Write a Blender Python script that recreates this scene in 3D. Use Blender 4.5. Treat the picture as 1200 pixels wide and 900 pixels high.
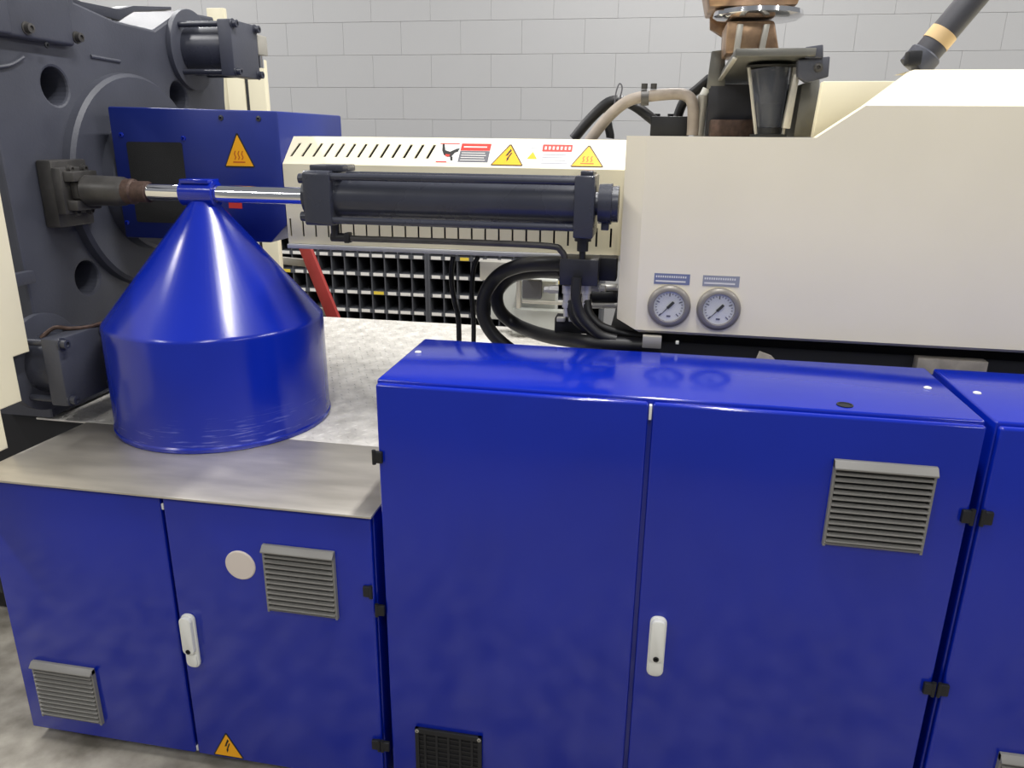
import bpy, bmesh, math, random
from mathutils import Vector as V, Matrix
random.seed(7)
for o in list(bpy.data.objects): bpy.data.objects.remove(o, do_unlink=True)
S = bpy.context.scene
COL = S.collection

# ------------------------------------------------------------------ camera
F_PX, PITCH, YAW, ROLL = 895.6, 0.31314, -0.181255, 0.011379      # solved from the photograph's vanishing points (1200x900)
CAM = V((0, 0, 1.65))
_f = V((math.sin(YAW)*math.cos(PITCH), math.cos(YAW)*math.cos(PITCH), -math.sin(PITCH)))
_r = V((math.cos(YAW), -math.sin(YAW), 0)); _u = _r.cross(_f)
_c, _s = math.cos(ROLL), math.sin(ROLL)
RIGHT = _r*_c + _u*_s; UP = _u*_c - _r*_s; FWD = _f
cd = bpy.data.cameras.new('camera'); cam = bpy.data.objects.new('camera', cd); COL.objects.link(cam)
cd.sensor_fit = 'HORIZONTAL'; cd.sensor_width = 36; cd.lens = F_PX/1200*36; cd.clip_start = .05
m = Matrix((RIGHT, UP, -FWD)).transposed().to_4x4(); m.translation = CAM; cam.matrix_world = m
S.camera = cam

# ------------------------------------------------------------------ world, lamps, exposure
w = bpy.data.worlds.new('world'); S.world = w; w.use_nodes = True
w.node_tree.nodes['Background'].inputs[0].default_value = (.93, .96, 1, 1)
w.node_tree.nodes['Background'].inputs[1].default_value = .25
def strip_lamp(x, y, z, sx, sy, power):
    l = bpy.data.lights.new('ceiling_strip', 'AREA'); l.shape = 'RECTANGLE'; l.size = sx; l.size_y = sy
    l.energy = power; l.color = (1, .985, .96)
    o = bpy.data.objects.new('ceiling_strip', l); COL.objects.link(o); o.location = (x, y, z)
for x in (-3.7, .1, 3.9):                     # rows of fluorescent strips under the hall roof, running front to back
    for y, p in ((-1.9, 62), (1.7, 104), (4.3, 80)):
        strip_lamp(x, y, 4.3, .16, 1.9, p)
S.view_settings.view_transform = 'Standard'; S.view_settings.look = 'None'
S.view_settings.gamma = 1; S.view_settings.use_curve_mapping = False
S.view_settings.exposure = 0.0

# ------------------------------------------------------------------ helpers
def ray(px, py): return RIGHT*((px-600)/F_PX) + UP*(-(py-450)/F_PX) + FWD
def on(px, py, X=None, Y=None, Z=None):         # the point of a real plane that the photograph shows at a pixel
    d = ray(px, py); i, v = (0, X) if X is not None else (1, Y) if Y is not None else (2, Z)
    return CAM + d*((v-CAM[i])/d[i])
def onplane(px, py, o, n):
    d = ray(px, py); return CAM + d*((o-CAM).dot(n)/d.dot(n))

def srgb(r, g, b):
    f = lambda c: (c/255)/12.92 if c <= 10 else ((c/255+.055)/1.055)**2.4
    return (f(r), f(g), f(b), 1)
def mat(name, col, rough=.5, metal=0., var=0., scale=6., bump=0., bscale=60., col2=None, spec=.5, stretch=None, coat=0.):
    m = bpy.data.materials.new(name); m.use_nodes = True; nt = m.node_tree; b = nt.nodes['Principled BSDF']
    b.inputs['Base Color'].default_value = col; b.inputs['Roughness'].default_value = rough
    b.inputs['Metallic'].default_value = metal; b.inputs['Specular IOR Level'].default_value = spec
    b.inputs['Coat Weight'].default_value = coat; b.inputs['Coat Roughness'].default_value = .15
    tc = nt.nodes.new('ShaderNodeTexCoord'); mp = nt.nodes.new('ShaderNodeMapping'); nt.links.new(tc.outputs['Object'], mp.inputs[0])
    if stretch: mp.inputs['Scale'].default_value = stretch
    if var or col2:
        n = nt.nodes.new('ShaderNodeTexNoise'); n.inputs['Scale'].default_value = scale; n.inputs['Detail'].default_value = 6
        nt.links.new(mp.outputs[0], n.inputs['Vector'])
        r = nt.nodes.new('ShaderNodeValToRGB'); r.color_ramp.elements[0].position = .35; r.color_ramp.elements[1].position = .68
        c2 = col2 or tuple(min(1, c*(1+var)) for c in col[:3])+(1,); c1 = col if col2 else tuple(c*(1-var) for c in col[:3])+(1,)
        r.color_ramp.elements[0].color = c1; r.color_ramp.elements[1].color = c2
        nt.links.new(n.outputs[0], r.inputs[0]); nt.links.new(r.outputs[0], b.inputs['Base Color'])
        mr = nt.nodes.new('ShaderNodeMapRange'); mr.inputs['To Min'].default_value = max(.02, rough-.07); mr.inputs['To Max'].default_value = min(1, rough+.07)
        nt.links.new(n.outputs[0], mr.inputs[0]); nt.links.new(mr.outputs[0], b.inputs['Roughness'])
    if bump:
        n2 = nt.nodes.new('ShaderNodeTexNoise'); n2.inputs['Scale'].default_value = bscale; n2.inputs['Detail'].default_value = 4
        nt.links.new(mp.outputs[0], n2.inputs['Vector'])
        bp = nt.nodes.new('ShaderNodeBump'); bp.inputs['Strength'].default_value = bump; bp.inputs['Distance'].default_value = .004
        nt.links.new(n2.outputs[0], bp.inputs['Height']); nt.links.new(bp.outputs[0], b.inputs['Normal'])
    return m
BLUE_C = srgb(8, 36, 160)
M = dict(
    blue=mat('blue_paint', BLUE_C, .13, var=.06, scale=3, bump=.015, bscale=220, spec=.62),
    blue_guard=mat('dull_blue_paint', srgb(22, 40, 122), .4, var=.06, scale=4, bump=.05, bscale=200),
    cream=mat('cream_paint', srgb(247, 238, 212), .42, var=.03, scale=2.5, bump=.03, bscale=150),
    ivory=mat('ivory_paint', srgb(232, 224, 196), .42, var=.03, scale=3),
    wall=mat('painted_block', srgb(172, 172, 173), .6, var=.02, scale=1.5, bump=.12, bscale=90),
    mortar=mat('painted_mortar', srgb(160, 160, 161), .7),
    floor=mat('dusty_concrete', srgb(172, 166, 154), .6, col2=srgb(112, 106, 95), scale=9, bump=.2, bscale=40),
    iron=mat('dark_grey_casting', srgb(68, 70, 80), .48, var=.12, scale=5, bump=.12, bscale=120),
    iron2=mat('oily_grey_steel', srgb(74, 72, 70), .4, metal=.3, var=.25, scale=14, bump=.1, bscale=100),
    cyl=mat('black_cylinder_paint', srgb(58, 60, 70), .27, var=.08, scale=8),
    black=mat('black_rubber', srgb(24, 24, 27), .45, var=.15, scale=10),
    bedblk=mat('black_frame_paint', srgb(20, 21, 26), .5, var=.2, scale=6),
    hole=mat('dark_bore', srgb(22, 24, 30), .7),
    chrome=mat('chrome', srgb(232, 232, 235), .09, metal=1),
    steel=mat('brushed_stainless', srgb(206, 200, 190), .4, metal=.72, var=.1, scale=5, bump=.03, bscale=60, stretch=(1, 4, 1)),
    tread=mat('dusty_tread_plate', srgb(240, 236, 228), .55, metal=.05, col2=srgb(204, 200, 192), scale=16, bump=.3, bscale=70),
    steel2=mat('grey_plate_steel', srgb(120, 119, 114), .4, metal=.7, var=.15, scale=9),
    brown=mat('brown_reflection_steel', srgb(186, 154, 122), .34, metal=.6, col2=srgb(128, 102, 84), scale=18, bump=.1, bscale=60),  # stainless steel, its brown reflections painted into the colour
    rust=mat('rusty_nut', srgb(84, 66, 58), .6, metal=.4, var=.3, scale=60, bump=.3, bscale=200),
    white=mat('white_plastic', srgb(232, 232, 226), .35),
    card=mat('paper_label', srgb(226, 224, 218), .6),
    cardy=mat('yellow_label', srgb(226, 200, 70), .6),
    shelfm=mat('grey_shelf_steel', srgb(84, 86, 92), .5, metal=.2),
    shelfd=mat('dark_bin_steel', srgb(30, 31, 36), .6),
    vent=mat('grey_vent_plastic', srgb(132, 130, 126), .42),
    ventd=mat('vent_inside', srgb(16, 16, 18), .8),
    yellow=mat('warning_yellow', srgb(250, 176, 10), .5),
    orange=mat('warning_orange_print', srgb(196, 96, 10), .5),
    ink=mat('black_print', srgb(26, 26, 26), .6),
    red=mat('red_print', srgb(206, 54, 44), .5),
    greyp=mat('grey_print', srgb(98, 98, 104), .6),
    redf=mat('red_fiberglass', srgb(168, 60, 56), .5, var=.1),
    alu=mat('dull_aluminium', srgb(186, 182, 172), .4, metal=.5),
    beige=mat('beige_conduit', srgb(152, 141, 130), .5, var=.12, scale=30),
    tape=mat('tan_tape', srgb(206, 176, 128), .5),
    pipe=mat('charcoal_pipe', srgb(62, 62, 68), .5, var=.1),
    mesh=mat('black_mesh', srgb(30, 30, 30), .7, bump=.4, bscale=500),
    pump=mat('grey_machine_paint', srgb(192, 194, 188), .5, var=.08),
    bezel=mat('steel_bezel', srgb(140, 135, 128), .42, metal=.3),
    bluelabel=mat('blue_grey_label', srgb(118, 126, 156), .5),
    zinc=mat('zinc_fitting', srgb(214, 212, 206), .35, metal=.35),
    pale=mat('pale_grey_paint', srgb(190, 190, 192), .5, var=.08),
    gun=mat('dark_manifold', srgb(44, 44, 50), .45, var=.2, scale=20),
    badge=mat('worn_badge', srgb(190, 182, 170), .5, var=.15, scale=40),
    greylabel=mat('silver_label', srgb(150, 153, 162), .5),
    plug=mat('cream_plug', srgb(226, 214, 204), .5),
)
# scuffed blue for the cone: pale worn scratches close to the bottom rim
def scuffed():
    m = M['blue'].copy(); m.name = 'blue_paint_scuffed'; nt = m.node_tree; b = nt.nodes['Principled BSDF']
    b.inputs['Roughness'].default_value = .2
    for l in list(nt.links):
        if l.to_socket == b.inputs['Roughness']: nt.links.remove(l)
    tc = nt.nodes.new('ShaderNodeTexCoord'); sp = nt.nodes.new('ShaderNodeSeparateXYZ'); nt.links.new(tc.outputs['Object'], sp.inputs[0])
    mp = nt.nodes.new('ShaderNodeMapping'); mp.inputs['Scale'].default_value = (5, 5, 60); nt.links.new(tc.outputs['Object'], mp.inputs[0])
    n = nt.nodes.new('ShaderNodeTexNoise'); n.inputs['Scale'].default_value = 3; n.inputs['Detail'].default_value = 8; nt.links.new(mp.outputs[0], n.inputs['Vector'])
    r = nt.nodes.new('ShaderNodeValToRGB'); r.color_ramp.elements[0].position = .58; r.color_ramp.elements[1].position = .72; nt.links.new(n.outputs[0], r.inputs[0])
    g = nt.nodes.new('ShaderNodeMapRange'); g.inputs['From Min'].default_value = .11; g.inputs['From Max'].default_value = 0; nt.links.new(sp.outputs[2], g.inputs[0])
    mu = nt.nodes.new('ShaderNodeMath'); mu.operation = 'MULTIPLY'; nt.links.new(r.outputs[0], mu.inputs[0]); nt.links.new(g.outputs[0], mu.inputs[1])
    mx = nt.nodes.new('ShaderNodeMix'); mx.data_type = 'RGBA'; nt.links.new(mu.outputs[0], mx.inputs[0])
    src = [l.from_socket for l in nt.links if l.to_socket == b.inputs['Base Color']][0]
    nt.links.new(src, mx.inputs[6]); mx.inputs[7].default_value = srgb(120, 130, 205); nt.links.new(mx.outputs[2], b.inputs['Base Color'])
    return m
M['blue_cone'] = scuffed()
def glass_mat():
    m = bpy.data.materials.new('gauge_glass'); m.use_nodes = True; nt = m.node_tree; nt.nodes.clear()
    out = nt.nodes.new('ShaderNodeOutputMaterial'); mx = nt.nodes.new('ShaderNodeMixShader'); t = nt.nodes.new('ShaderNodeBsdfTransparent'); g = nt.nodes.new('ShaderNodeBsdfGlossy')
    g.inputs['Roughness'].default_value = .05; mx.inputs[0].default_value = .06
    nt.links.new(t.outputs[0], mx.inputs[1]); nt.links.new(g.outputs[0], mx.inputs[2]); nt.links.new(mx.outputs[0], out.inputs[0]); return m
M['glass'] = glass_mat()
def smoked():
    m = mat('smoked_clear_plastic', srgb(96, 100, 112), .1); b = m.node_tree.nodes['Principled BSDF']
    b.inputs['Transmission Weight'].default_value = .55; b.inputs['IOR'].default_value = 1.3; return m
M['smoke'] = smoked()

def thing(name, label, cat, loc=(0, 0, 0), group=None, kind=None):
    o = bpy.data.objects.new(name, None); COL.objects.link(o); o.location = loc; o.empty_display_size = .05
    o['label'] = label; o['category'] = cat
    if group: o['group'] = group
    if kind: o['kind'] = kind
    return o
def origin(p):
    v = V((0, 0, 0))
    while p is not None: v = v + p.location; p = p.parent
    return v
def tag(o, label, cat, group=None):
    o['label'] = label; o['category'] = cat
    if group: o['group'] = group
    return o

class MB:
    def __init__(s): s.bm = bmesh.new()
    def _bev(s, verts, b, seg=2):
        if b:
            es = {e for v in verts for e in v.link_edges}
            bmesh.ops.bevel(s.bm, geom=list(es), offset=b, segments=seg, profile=.5, affect='EDGES', clamp_overlap=True)
    def box(s, lo, hi, bev=0., seg=2, rot=None):
        lo, hi = V(lo), V(hi); c = (lo+hi)/2; d = hi-lo
        r = bmesh.ops.create_cube(s.bm, size=1); vs = r['verts']
        for v in vs:
            p = V((v.co.x*d.x, v.co.y*d.y, v.co.z*d.z))
            v.co = c + (rot @ p if rot else p)
        s._bev(vs, bev, seg); return s
    def hexa(s, p, bev=0.):                     # 8 points: bottom ring of four, top ring of four
        vs = [s.bm.verts.new(q) for q in p]
        for f in ((3, 2, 1, 0), (4, 5, 6, 7), (0, 1, 5, 4), (1, 2, 6, 5), (2, 3, 7, 6), (3, 0, 4, 7)): s.bm.faces.new([vs[i] for i in f])
        s._bev(vs, bev); return s
    def prism(s, pts, vec, bev=0., seg=2):      # planar polygon swept along a vector
        vec = V(vec); a = [s.bm.verts.new(V(p)) for p in pts]; b = [s.bm.verts.new(V(p)+vec) for p in pts]; n = len(pts)
        s.bm.faces.new(a[::-1]); s.bm.faces.new(b)
        for i in range(n): s.bm.faces.new((a[i], a[(i+1) % n], b[(i+1) % n], b[i]))
        s._bev(a+b, bev, seg); return s
    def lathe(s, o, axis, prof, seg=32, caps=True):   # prof: (distance along axis, radius)
        o, ax = V(o), V(axis).normalized(); t = V((0, 0, 1)) if abs(ax.z) < .9 else V((1, 0, 0))
        e1 = ax.cross(t).normalized(); e2 = ax.cross(e1); rings = []
        for h, r in prof:
            rings.append([s.bm.verts.new(o+ax*h+(e1*math.cos(2*math.pi*k/seg)+e2*math.sin(2*math.pi*k/seg))*max(r, 1e-5)) for k in range(seg)])
        for a, b in zip(rings, rings[1:]):
            for k in range(seg): s.bm.faces.new((a[k], a[(k+1) % seg], b[(k+1) % seg], b[k]))
        if caps: s.bm.faces.new(rings[0][::-1]); s.bm.faces.new(rings[-1])
        return s
    def cyl(s, a, b, r, seg=20, r2=None, bev=0.):
        a, b = V(a), V(b); L = (b-a).length; r2 = r if r2 is None else r2
        pr = [(0, r-bev), (bev, r), (L-bev, r2), (L, r2-bev)] if bev else [(0, r), (L, r2)]
        return s.lathe(a, b-a, pr, seg)
    def tube(s, pts, r, seg=12, sub=6):         # smooth hose through points
        pts = [V(p) for p in pts]; q = []
        if sub > 1:
            for i in range(len(pts)-1):
                p0, p1, p2, p3 = pts[max(i-1, 0)], pts[i], pts[i+1], pts[min(i+2, len(pts)-1)]
                for k in range(sub):
                    t = k/sub; q.append(.5*((2*p1)+(p2-p0)*t+(2*p0-5*p1+4*p2-p3)*t*t+(3*p1-p0-3*p2+p3)*t**3))
            q.append(pts[-1])
        else: q = pts
        rings = []; up = None
        for i, p in enumerate(q):
            d = (q[min(i+1, len(q)-1)]-q[max(i-1, 0)]).normalized()
            if up is None: up = d.orthogonal().normalized()
            up = (up-d*up.dot(d)).normalized(); e2 = d.cross(up)
            rings.append([s.bm.verts.new(p+(up*math.cos(2*math.pi*k/seg)+e2*math.sin(2*math.pi*k/seg))*r) for k in range(seg)])
        for a, b in zip(rings, rings[1:]):
            for k in range(seg): s.bm.faces.new((a[k], a[(k+1) % seg], b[(k+1) % seg], b[k]))
        s.bm.faces.new(rings[0][::-1]); s.bm.faces.new(rings[-1]); return s
    def bolt(s, p, d, r=.008, h=.008):
        p, d = V(p), V(d).normalized()
        s.lathe(p-d*.002, d, [(0, r*1.35), (.004, r*1.35), (.0045, r), (h, r), (h+.001, r*.55), (h-.003, r*.5)], 6 if r < .006 else 12); return s
    def build(s, name, m, parent=None, label=None, kind=None, shift=None):
        bmesh.ops.recalc_face_normals(s.bm, faces=s.bm.faces)
        for f in s.bm.faces: f.smooth = True
        for e in s.bm.edges:
            if len(e.link_faces) != 2 or e.calc_face_angle(0) > .6: e.smooth = False
        o0 = V(shift) if shift is not None else origin(parent)
        bmesh.ops.translate(s.bm, verts=s.bm.verts, vec=-o0)
        me = bpy.data.meshes.new(name); s.bm.to_mesh(me); s.bm.free()
        return link(name, me, m, parent, label, kind)
def link(name, me, m, parent=None, label=None, kind=None, loc=None):
    if not me.materials: me.materials.append(M[m] if isinstance(m, str) else m)
    o = bpy.data.objects.new(name, me); COL.objects.link(o); o.parent = parent
    if loc is not None: o.location = loc
    if label: o['label'] = label
    if kind: o['kind'] = kind
    return o
def plate(name, outer, holes, o, u, v, thick, m, parent=None, bev=0., label=None, kind=None):
    """flat plate with real openings: outline and holes in (u, v) metres, its front at o, thickness behind the front"""
    o, u, v = V(o), V(u).normalized(), V(v).normalized(); n = u.cross(v)
    cu = bpy.data.curves.new('tmp', 'CURVE'); cu.dimensions = '2D'; cu.fill_mode = 'BOTH'; cu.extrude = thick/2-bev; cu.bevel_depth = bev; cu.bevel_resolution = 1
    cu.offset = -bev
    for poly in [outer]+holes:
        sp = cu.splines.new('POLY'); sp.points.add(len(poly)-1); sp.use_cyclic_u = True
        for p, q in zip(sp.points, poly): p.co = (q[0], q[1], 0, 1)
    t = bpy.data.objects.new('tmp', cu); COL.objects.link(t)
    dg = bpy.context.evaluated_depsgraph_get(); me = bpy.data.meshes.new_from_object(t.evaluated_get(dg))
    bpy.data.objects.remove(t, do_unlink=True); bpy.data.curves.remove(cu)
    mw = Matrix((u, v, n)).transposed().to_4x4(); mw.translation = o-n*(thick/2)-origin(parent)
    me.transform(mw); me.materials.clear(); me.name = name
    for p in me.polygons: p.use_smooth = False
    return link(name, me, m, parent, label, kind)
def circ(cx, cy, r, n=24): return [(cx+r*math.cos(2*math.pi*k/n), cy+r*math.sin(2*math.pi*k/n)) for k in range(n)]
def rrect(x0, y0, x1, y1, r, n=4):
    out = []
    for cx, cy, a in ((x1-r, y1-r, 0), (x0+r, y1-r, 90), (x0+r, y0+r, 180), (x1-r, y0+r, 270)):
        for k in range(n+1): t = math.radians(a+90*k/n); out.append((cx+r*math.cos(t), cy+r*math.sin(t)))
    return out

# flat prints on a surface; the frame is (o, u, v), n faces the viewer
class Face:
    def __init__(s, o, u, v): s.o, s.u, s.v = V(o), V(u).normalized(), V(v).normalized(); s.n = s.u.cross(s.v)
    def at(s, px, py): d = onplane(px, py, s.o, s.n)-s.o; return (d.dot(s.u), d.dot(s.v))
    def P(s, a, b, h=0): return s.o+s.u*a+s.v*b+s.n*h
    def flat(s, name, poly, m, parent, h=.0006, base=0., label=None):
        return MB().prism([s.P(a, b, base) for a, b in poly], s.n*h).build(name, m, parent, label)
    def many(s, name, polys, m, parent, h=.0005, base=0., label=None):
        b = MB()
        for poly in polys: b.prism([s.P(x, y, base) for x, y in poly], s.n*h)
        return b.build(name, m, parent, label)
def rect(x0, y0, x1, y1): return [(x0, y0), (x1, y0), (x1, y1), (x0, y1)]
BOLT = [[(.05, .62), (-.14, .16), (-.02, .2), (.0, .3), (.12, .52)], [(.1, .38), (-.06, -.02), (.02, .0), (.16, .36)], [(-.06, .0), (.06, .0), (-.04, -.2)]]
def triangle_sign(face, c, w, h, parent, kind='bolt', label=None):
    x, y = c; r = .06
    t = face.flat('warning_label', [(x-w/2, y-h*.33), (x-w*.46, y-h*.36), (x+w*.46, y-h*.36), (x+w/2, y-h*.33), (x+w*.03, y+h*.64), (x-w*.03, y+h*.64)], 'ink', parent, h=.0006, label=label)
    face.flat('yellow_field', [(x-w*.455, y-h*.315), (x+w*.455, y-h*.315), (x+w*.01, y+h*.58), (x-w*.01, y+h*.58)], 'yellow', t, base=.0005)
    if kind == 'bolt': polys = [[(x+a*h*.72, y-h*.03+b*h*.72) for a, b in p] for p in BOLT]
    else:
        polys = [rect(x-w*.2, y-h*.22, x+w*.2, y-h*.18)]
        for dx in (-.12, 0, .12):
            pts = [(-.02, -.13), (.02, -.06), (-.02, .04), (.02, .13)]
            polys.append([(x+w*(dx+a-.018), y+h*b) for a, b in pts]+[(x+w*(dx+a+.018), y+h*b) for a, b in pts[::-1]])
    face.many('symbol', polys, 'ink' if kind == 'bolt' else 'orange', t, base=.0011)
    return t

# ------------------------------------------------------------------ the hall
def structure(o): o['kind'] = 'structure'; return o
structure(MB().box((-6.5, -3, -.1), (4.5, 5.5, 0)).build('floor', 'floor', label='grey dusty concrete floor'))
WY = 5.3
wall = structure(MB().box((-6.5, WY+.004, 0), (4.5, WY+.2, 3.2)).build('wall_back', 'mortar', label='light grey painted block wall'))
zc0 = 2.363 % .2032
blk = None
for r in range(6, 14):
    z = zc0 + .2032*r
    for k in range(22):
        x = -5.2 + .4064*k + (.2032 if r % 2 else 0)
        if x > 3.6: continue
        if blk is None:
            b = MB().box((-.2028, -.02, -.1010), (.2028, .02, .1010), .0014, 1); blk = b.build('block', 'wall', wall, shift=(0, 0, 0)); o = blk
        else: o = link('block', blk.data, 'wall', wall)
        o.location = (x, WY+.02-random.random()*.0006, z+.1016)
b = MB().box((-6.4, WY, 0), (4.4, WY+.02, zc0+.2032*6)).build('lower_courses', 'wall', wall)

# ------------------------------------------------------------------ blue cabinets
YF = 1.493
YA = V((0, 1, 0))
FRONT = Face((0, YF, 0), (1, 0, 0), (0, 0, 1))
def door(parent, x0, x1, z0, z1):
    return MB().box((x0, YF, z0), (x1, YF+.018, z1), .006, 3).build('door', 'blue', parent)
def handle(parent, px0, py0, px1, py1):
    c = (FRONT.at(px0, py0), FRONT.at(px1, py1)); x = (c[0][0]+c[1][0])/2; z1, z0 = c[0][1], c[1][1]; w = .0185; H = z1-z0
    h = MB()
    h.prism([FRONT.P(x+a, z0+b) for a, b in rrect(-w, 0, w, H, .015)], (0, -.009, 0), .002)
    h.prism([FRONT.P(x+a, z0+b, .008) for a, b in rrect(-w*.86, H*.30, w*.86, H*.985, .012)], (0, -.014, 0), .004)
    h.prism([FRONT.P(x+a, z0+b, .008) for a, b in rrect(-w*.82, H*.03, w*.82, H*.29, .012)], (0, -.006, 0), .003)
    hd = h.build('handle', 'white', parent, label='white swing handle')
    return MB().lathe(FRONT.P(x, z0+H*.36, .019), -YA, [(0, .0065), (.0045, .0065), (.005, .004), (.003, .003)], 16).build('handle_lock', 'ink', parent)
def louvre(parent, corners, n, face=FRONT):
    pts = [face.at(*p) for p in corners]; x0 = (pts[0][0]+pts[3][0])/2; x1 = (pts[1][0]+pts[2][0])/2; z1 = (pts[0][1]+pts[1][1])/2; z0 = (pts[2][1]+pts[3][1])/2
    d = .016; g = MB(); Hh = z1-z0; P = face.P
    g.prism([P(x0, z1-Hh*.09, 0), P(x0, z1-Hh*.09, d*1.25), P(x0, z1-Hh*.07, d*1.3), P(x0, z1, d*.55), P(x0, z1, 0)], (x1-x0, 0, 0), .001)     # top hood
    g.prism([P(x0+.002, z0, 0), P(x0+.002, z0, d*.4), P(x0+.002, z0+Hh*.045, d*.9), P(x0+.002, z0+Hh*.045, 0)], (x1-x0-.004, 0, 0), .001)
    for xa in (x0, x1-.005): g.box(P(xa, z0, d*.7), P(xa+.005, z1-.002, 0))
    v = g.build('vent_grille', 'vent', parent, label='grey louvred vent grille')
    MB().box(P(x0+.003, z0+.003, .003), P(x1-.003, z1-.003, 0)).build('vent_backing', 'ventd', v)
    pit = Hh*.855/n; me = None
    for k in range(n):
        z = z0+Hh*.045+pit*(k+.5)
        q = [(-pit*.08, .004), (-pit*.30, d*.92), (-pit*.27, d), (-pit*.10, d), (-pit*.05, d*.92), (pit*.10, .004)]
        if me is None:
            o = MB().prism([V((x0+.0045, -h, a)) for a, h in q], (x1-x0-.009, 0, 0)).build('slat', 'vent', v, shift=(0, 0, 0)); me = o.data
        else: o = link('slat', me, 'vent', v)
        o.location = V((0, face.o.y, z))-origin(parent)
    return v
def hinge(parent, px, py, side):
    x, z = FRONT.at(px, py); h = MB().box((x-.010, YF-.009, z-.014), (x+.010, YF+.002, z+.014), .003)
    h.cyl((x+side*.0095, YF-.006, z-.017), (x+side*.0095, YF-.006, z+.017), .0045, 12)
    return h.build('hinge', 'bedblk', parent)
def cap(parent, px, py, z, r=.008):
    p = on(px, py, Z=z); return MB().lathe(p-V((0, 0, .001)), (0, 0, 1), [(0, r), (.003, r), (.0045, r*.7)], 16).build('cap', 'white', parent, label='white plastic cap')

# low cabinet
lc = thing('control_cabinet', 'low blue double-door control cabinet with steel top carrying the blue cone', 'cabinet', (-1.12, 1.68, 0))
LZ = .812
MB().box((-1.652, YF+.019, .03), (-.600, 1.86, LZ), .004).build('body', 'blue', lc)
MB().box((-1.63, YF+.06, 0), (-.62, 1.83, .032)).build('plinth', 'bedblk', lc)
d1 = door(lc, -1.651, -1.1415, .036, LZ-.004); d2 = door(lc, -1.1335, -.602, .036, LZ-.004)
handle(d2, 225, 719, 225, 779)
louvre(lc, [(42, 773), (112, 783), (121, 846), (50, 836)], 11); louvre(lc, [(310, 637), (393, 645), (397, 723), (315, 714)], 11)
a, z = FRONT.at(282, 662)
MB().lathe((a, YF+.001, z), -YA, [(0, .0395), (.003, .0395), (.005, .037), (.0052, .001)], 40).build('round_plug', 'plug', lc, label='round pale pink blanking plug')
a, z = FRONT.at(267, 877); triangle_sign(FRONT, (a, z), .088, .078, lc, 'bolt', 'yellow high voltage warning triangle')
for px, py, s in ((431, 692, 1), (441, 871, 1)): hinge(lc, px, py, s)
MB().box((-1.664, YF+.004, .47), (-1.653, YF+.03, .55), .003).build('hinge', 'bedblk', lc)
for zz in (LZ-.03, .05): MB().box((-1.1405, YF+.004, zz-.008), (-1.1345, YF+.016, zz+.008), .001).build('door_gasket', 'white', lc, label='white gasket end')

# tall cabinets
def tall(x0, x1, xm, label):
    t = thing('control_cabinet', label, 'cabinet', ((x0+x1)/2, 1.68, 0)); Z = 1.143
    MB().box((x0, YF+.019, .03), (x1, 1.872, Z), .005, 3).build('body', 'blue', t)
    MB().box((x0+.02, YF+.06, 0), (x1-.02, 1.84, .032)).build('plinth', 'bedblk', t)
    return t, door(t, x0+.003, xm-.0045, .036, Z-.006), door(t, xm+.0045, x1-.003, .036, Z-.006)
bc, b1, b2 = tall(-.578, .645, .014, 'tall blue double-door control cabinet in the middle foreground')
handle(b2, 769.5, 721, 769.5, 790)
louvre(bc, [(977, 537), (1095, 546), (1082, 648), (963, 636)], 12)
for px, py, s in ((447, 714, -1), (453, 873, -1), (444, 535, -1), (1132, 604, 1), (1087, 805, 1)): hinge(bc, px, py, s)
MB().box((.011, YF+.003, 1.1), (.017, YF+.016, 1.131), .001).build('door_gasket', 'white', bc, label='white gasket end')
for px, py in ((490, 413), (1087, 455)): cap(bc, px, py, 1.143)
p = on(990, 475, Z=1.143)
MB().lathe(p-V((0, 0, .001)), (0, 0, 1), [(0, .016), (.003, .016), (.0035, .013), (.0012, .012)], 24).build('lifting_hole', 'hole', bc)
# flat filter grille at the bottom of the left door
f0 = FRONT.at(487, 851); f1 = FRONT.at(565, 862); x0, x1, z1 = f0[0], f1[0], (f0[1]+f1[1])/2; z0 = z1-.16
g = MB()
for q in (rect(x0, z0, x0+.01, z1), rect(x1-.01, z0, x1, z1), rect(x0, z1-.014, x1, z1), rect(x0, z0, x1, z0+.014)): g.prism([FRONT.P(a, b) for a, b in q], (0, -.008, 0), .001)
ff = g.build('filter_frame', 'bedblk', bc, label='dark flat filter grille')
MB().box(FRONT.P(x0+.004, z0+.004, .003), FRONT.P(x1-.004, z1-.004)).build('vent_backing', 'ventd', ff)
g = MB()
for k in range(5): xx = x0+.01+(x1-x0-.02)*(k+.5)/5; g.box(FRONT.P(xx-.003, z0+.01, .006), FRONT.P(xx+.003, z1-.01))
for k in range(9): zz = z0+.02+(z1-z0-.03)*k/9; g.box(FRONT.P(x0+.008, zz-.002, .005), FRONT.P(x1-.008, zz+.002))
g.build('filter_bars', 'bedblk', ff)
for a in (x0+.006, x1-.006): MB().bolt(FRONT.P(a, z1-.007, .008), -YA, .004, .003).build('screw', 'alu', ff)
rc, r1, r2 = tall(.662, 1.885, 1.27, 'tall blue control cabinet cut off by the right picture edge')
for px, py, s in ((1156, 606, -1), (1105, 807, -1)): hinge(rc, px, py, s)
cap(rc, 1145, 461, 1.143)
q = FRONT.at(1171, 880); louvre_c = [q, (q[0]+.2, q[1]), (q[0]+.2, q[1]-.19), (q[0], q[1]-.19)]
class _F(Face):
    def at(s, a, b): return (a, b)
F2 = _F((0, YF, 0), (1, 0, 0), (0, 0, 1)); louvre(rc, louvre_c, 12, F2)
louvre(rc, [(.78, 1.035), (.98, 1.035), (.98, .85), (.78, .85)], 12, F2)

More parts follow.
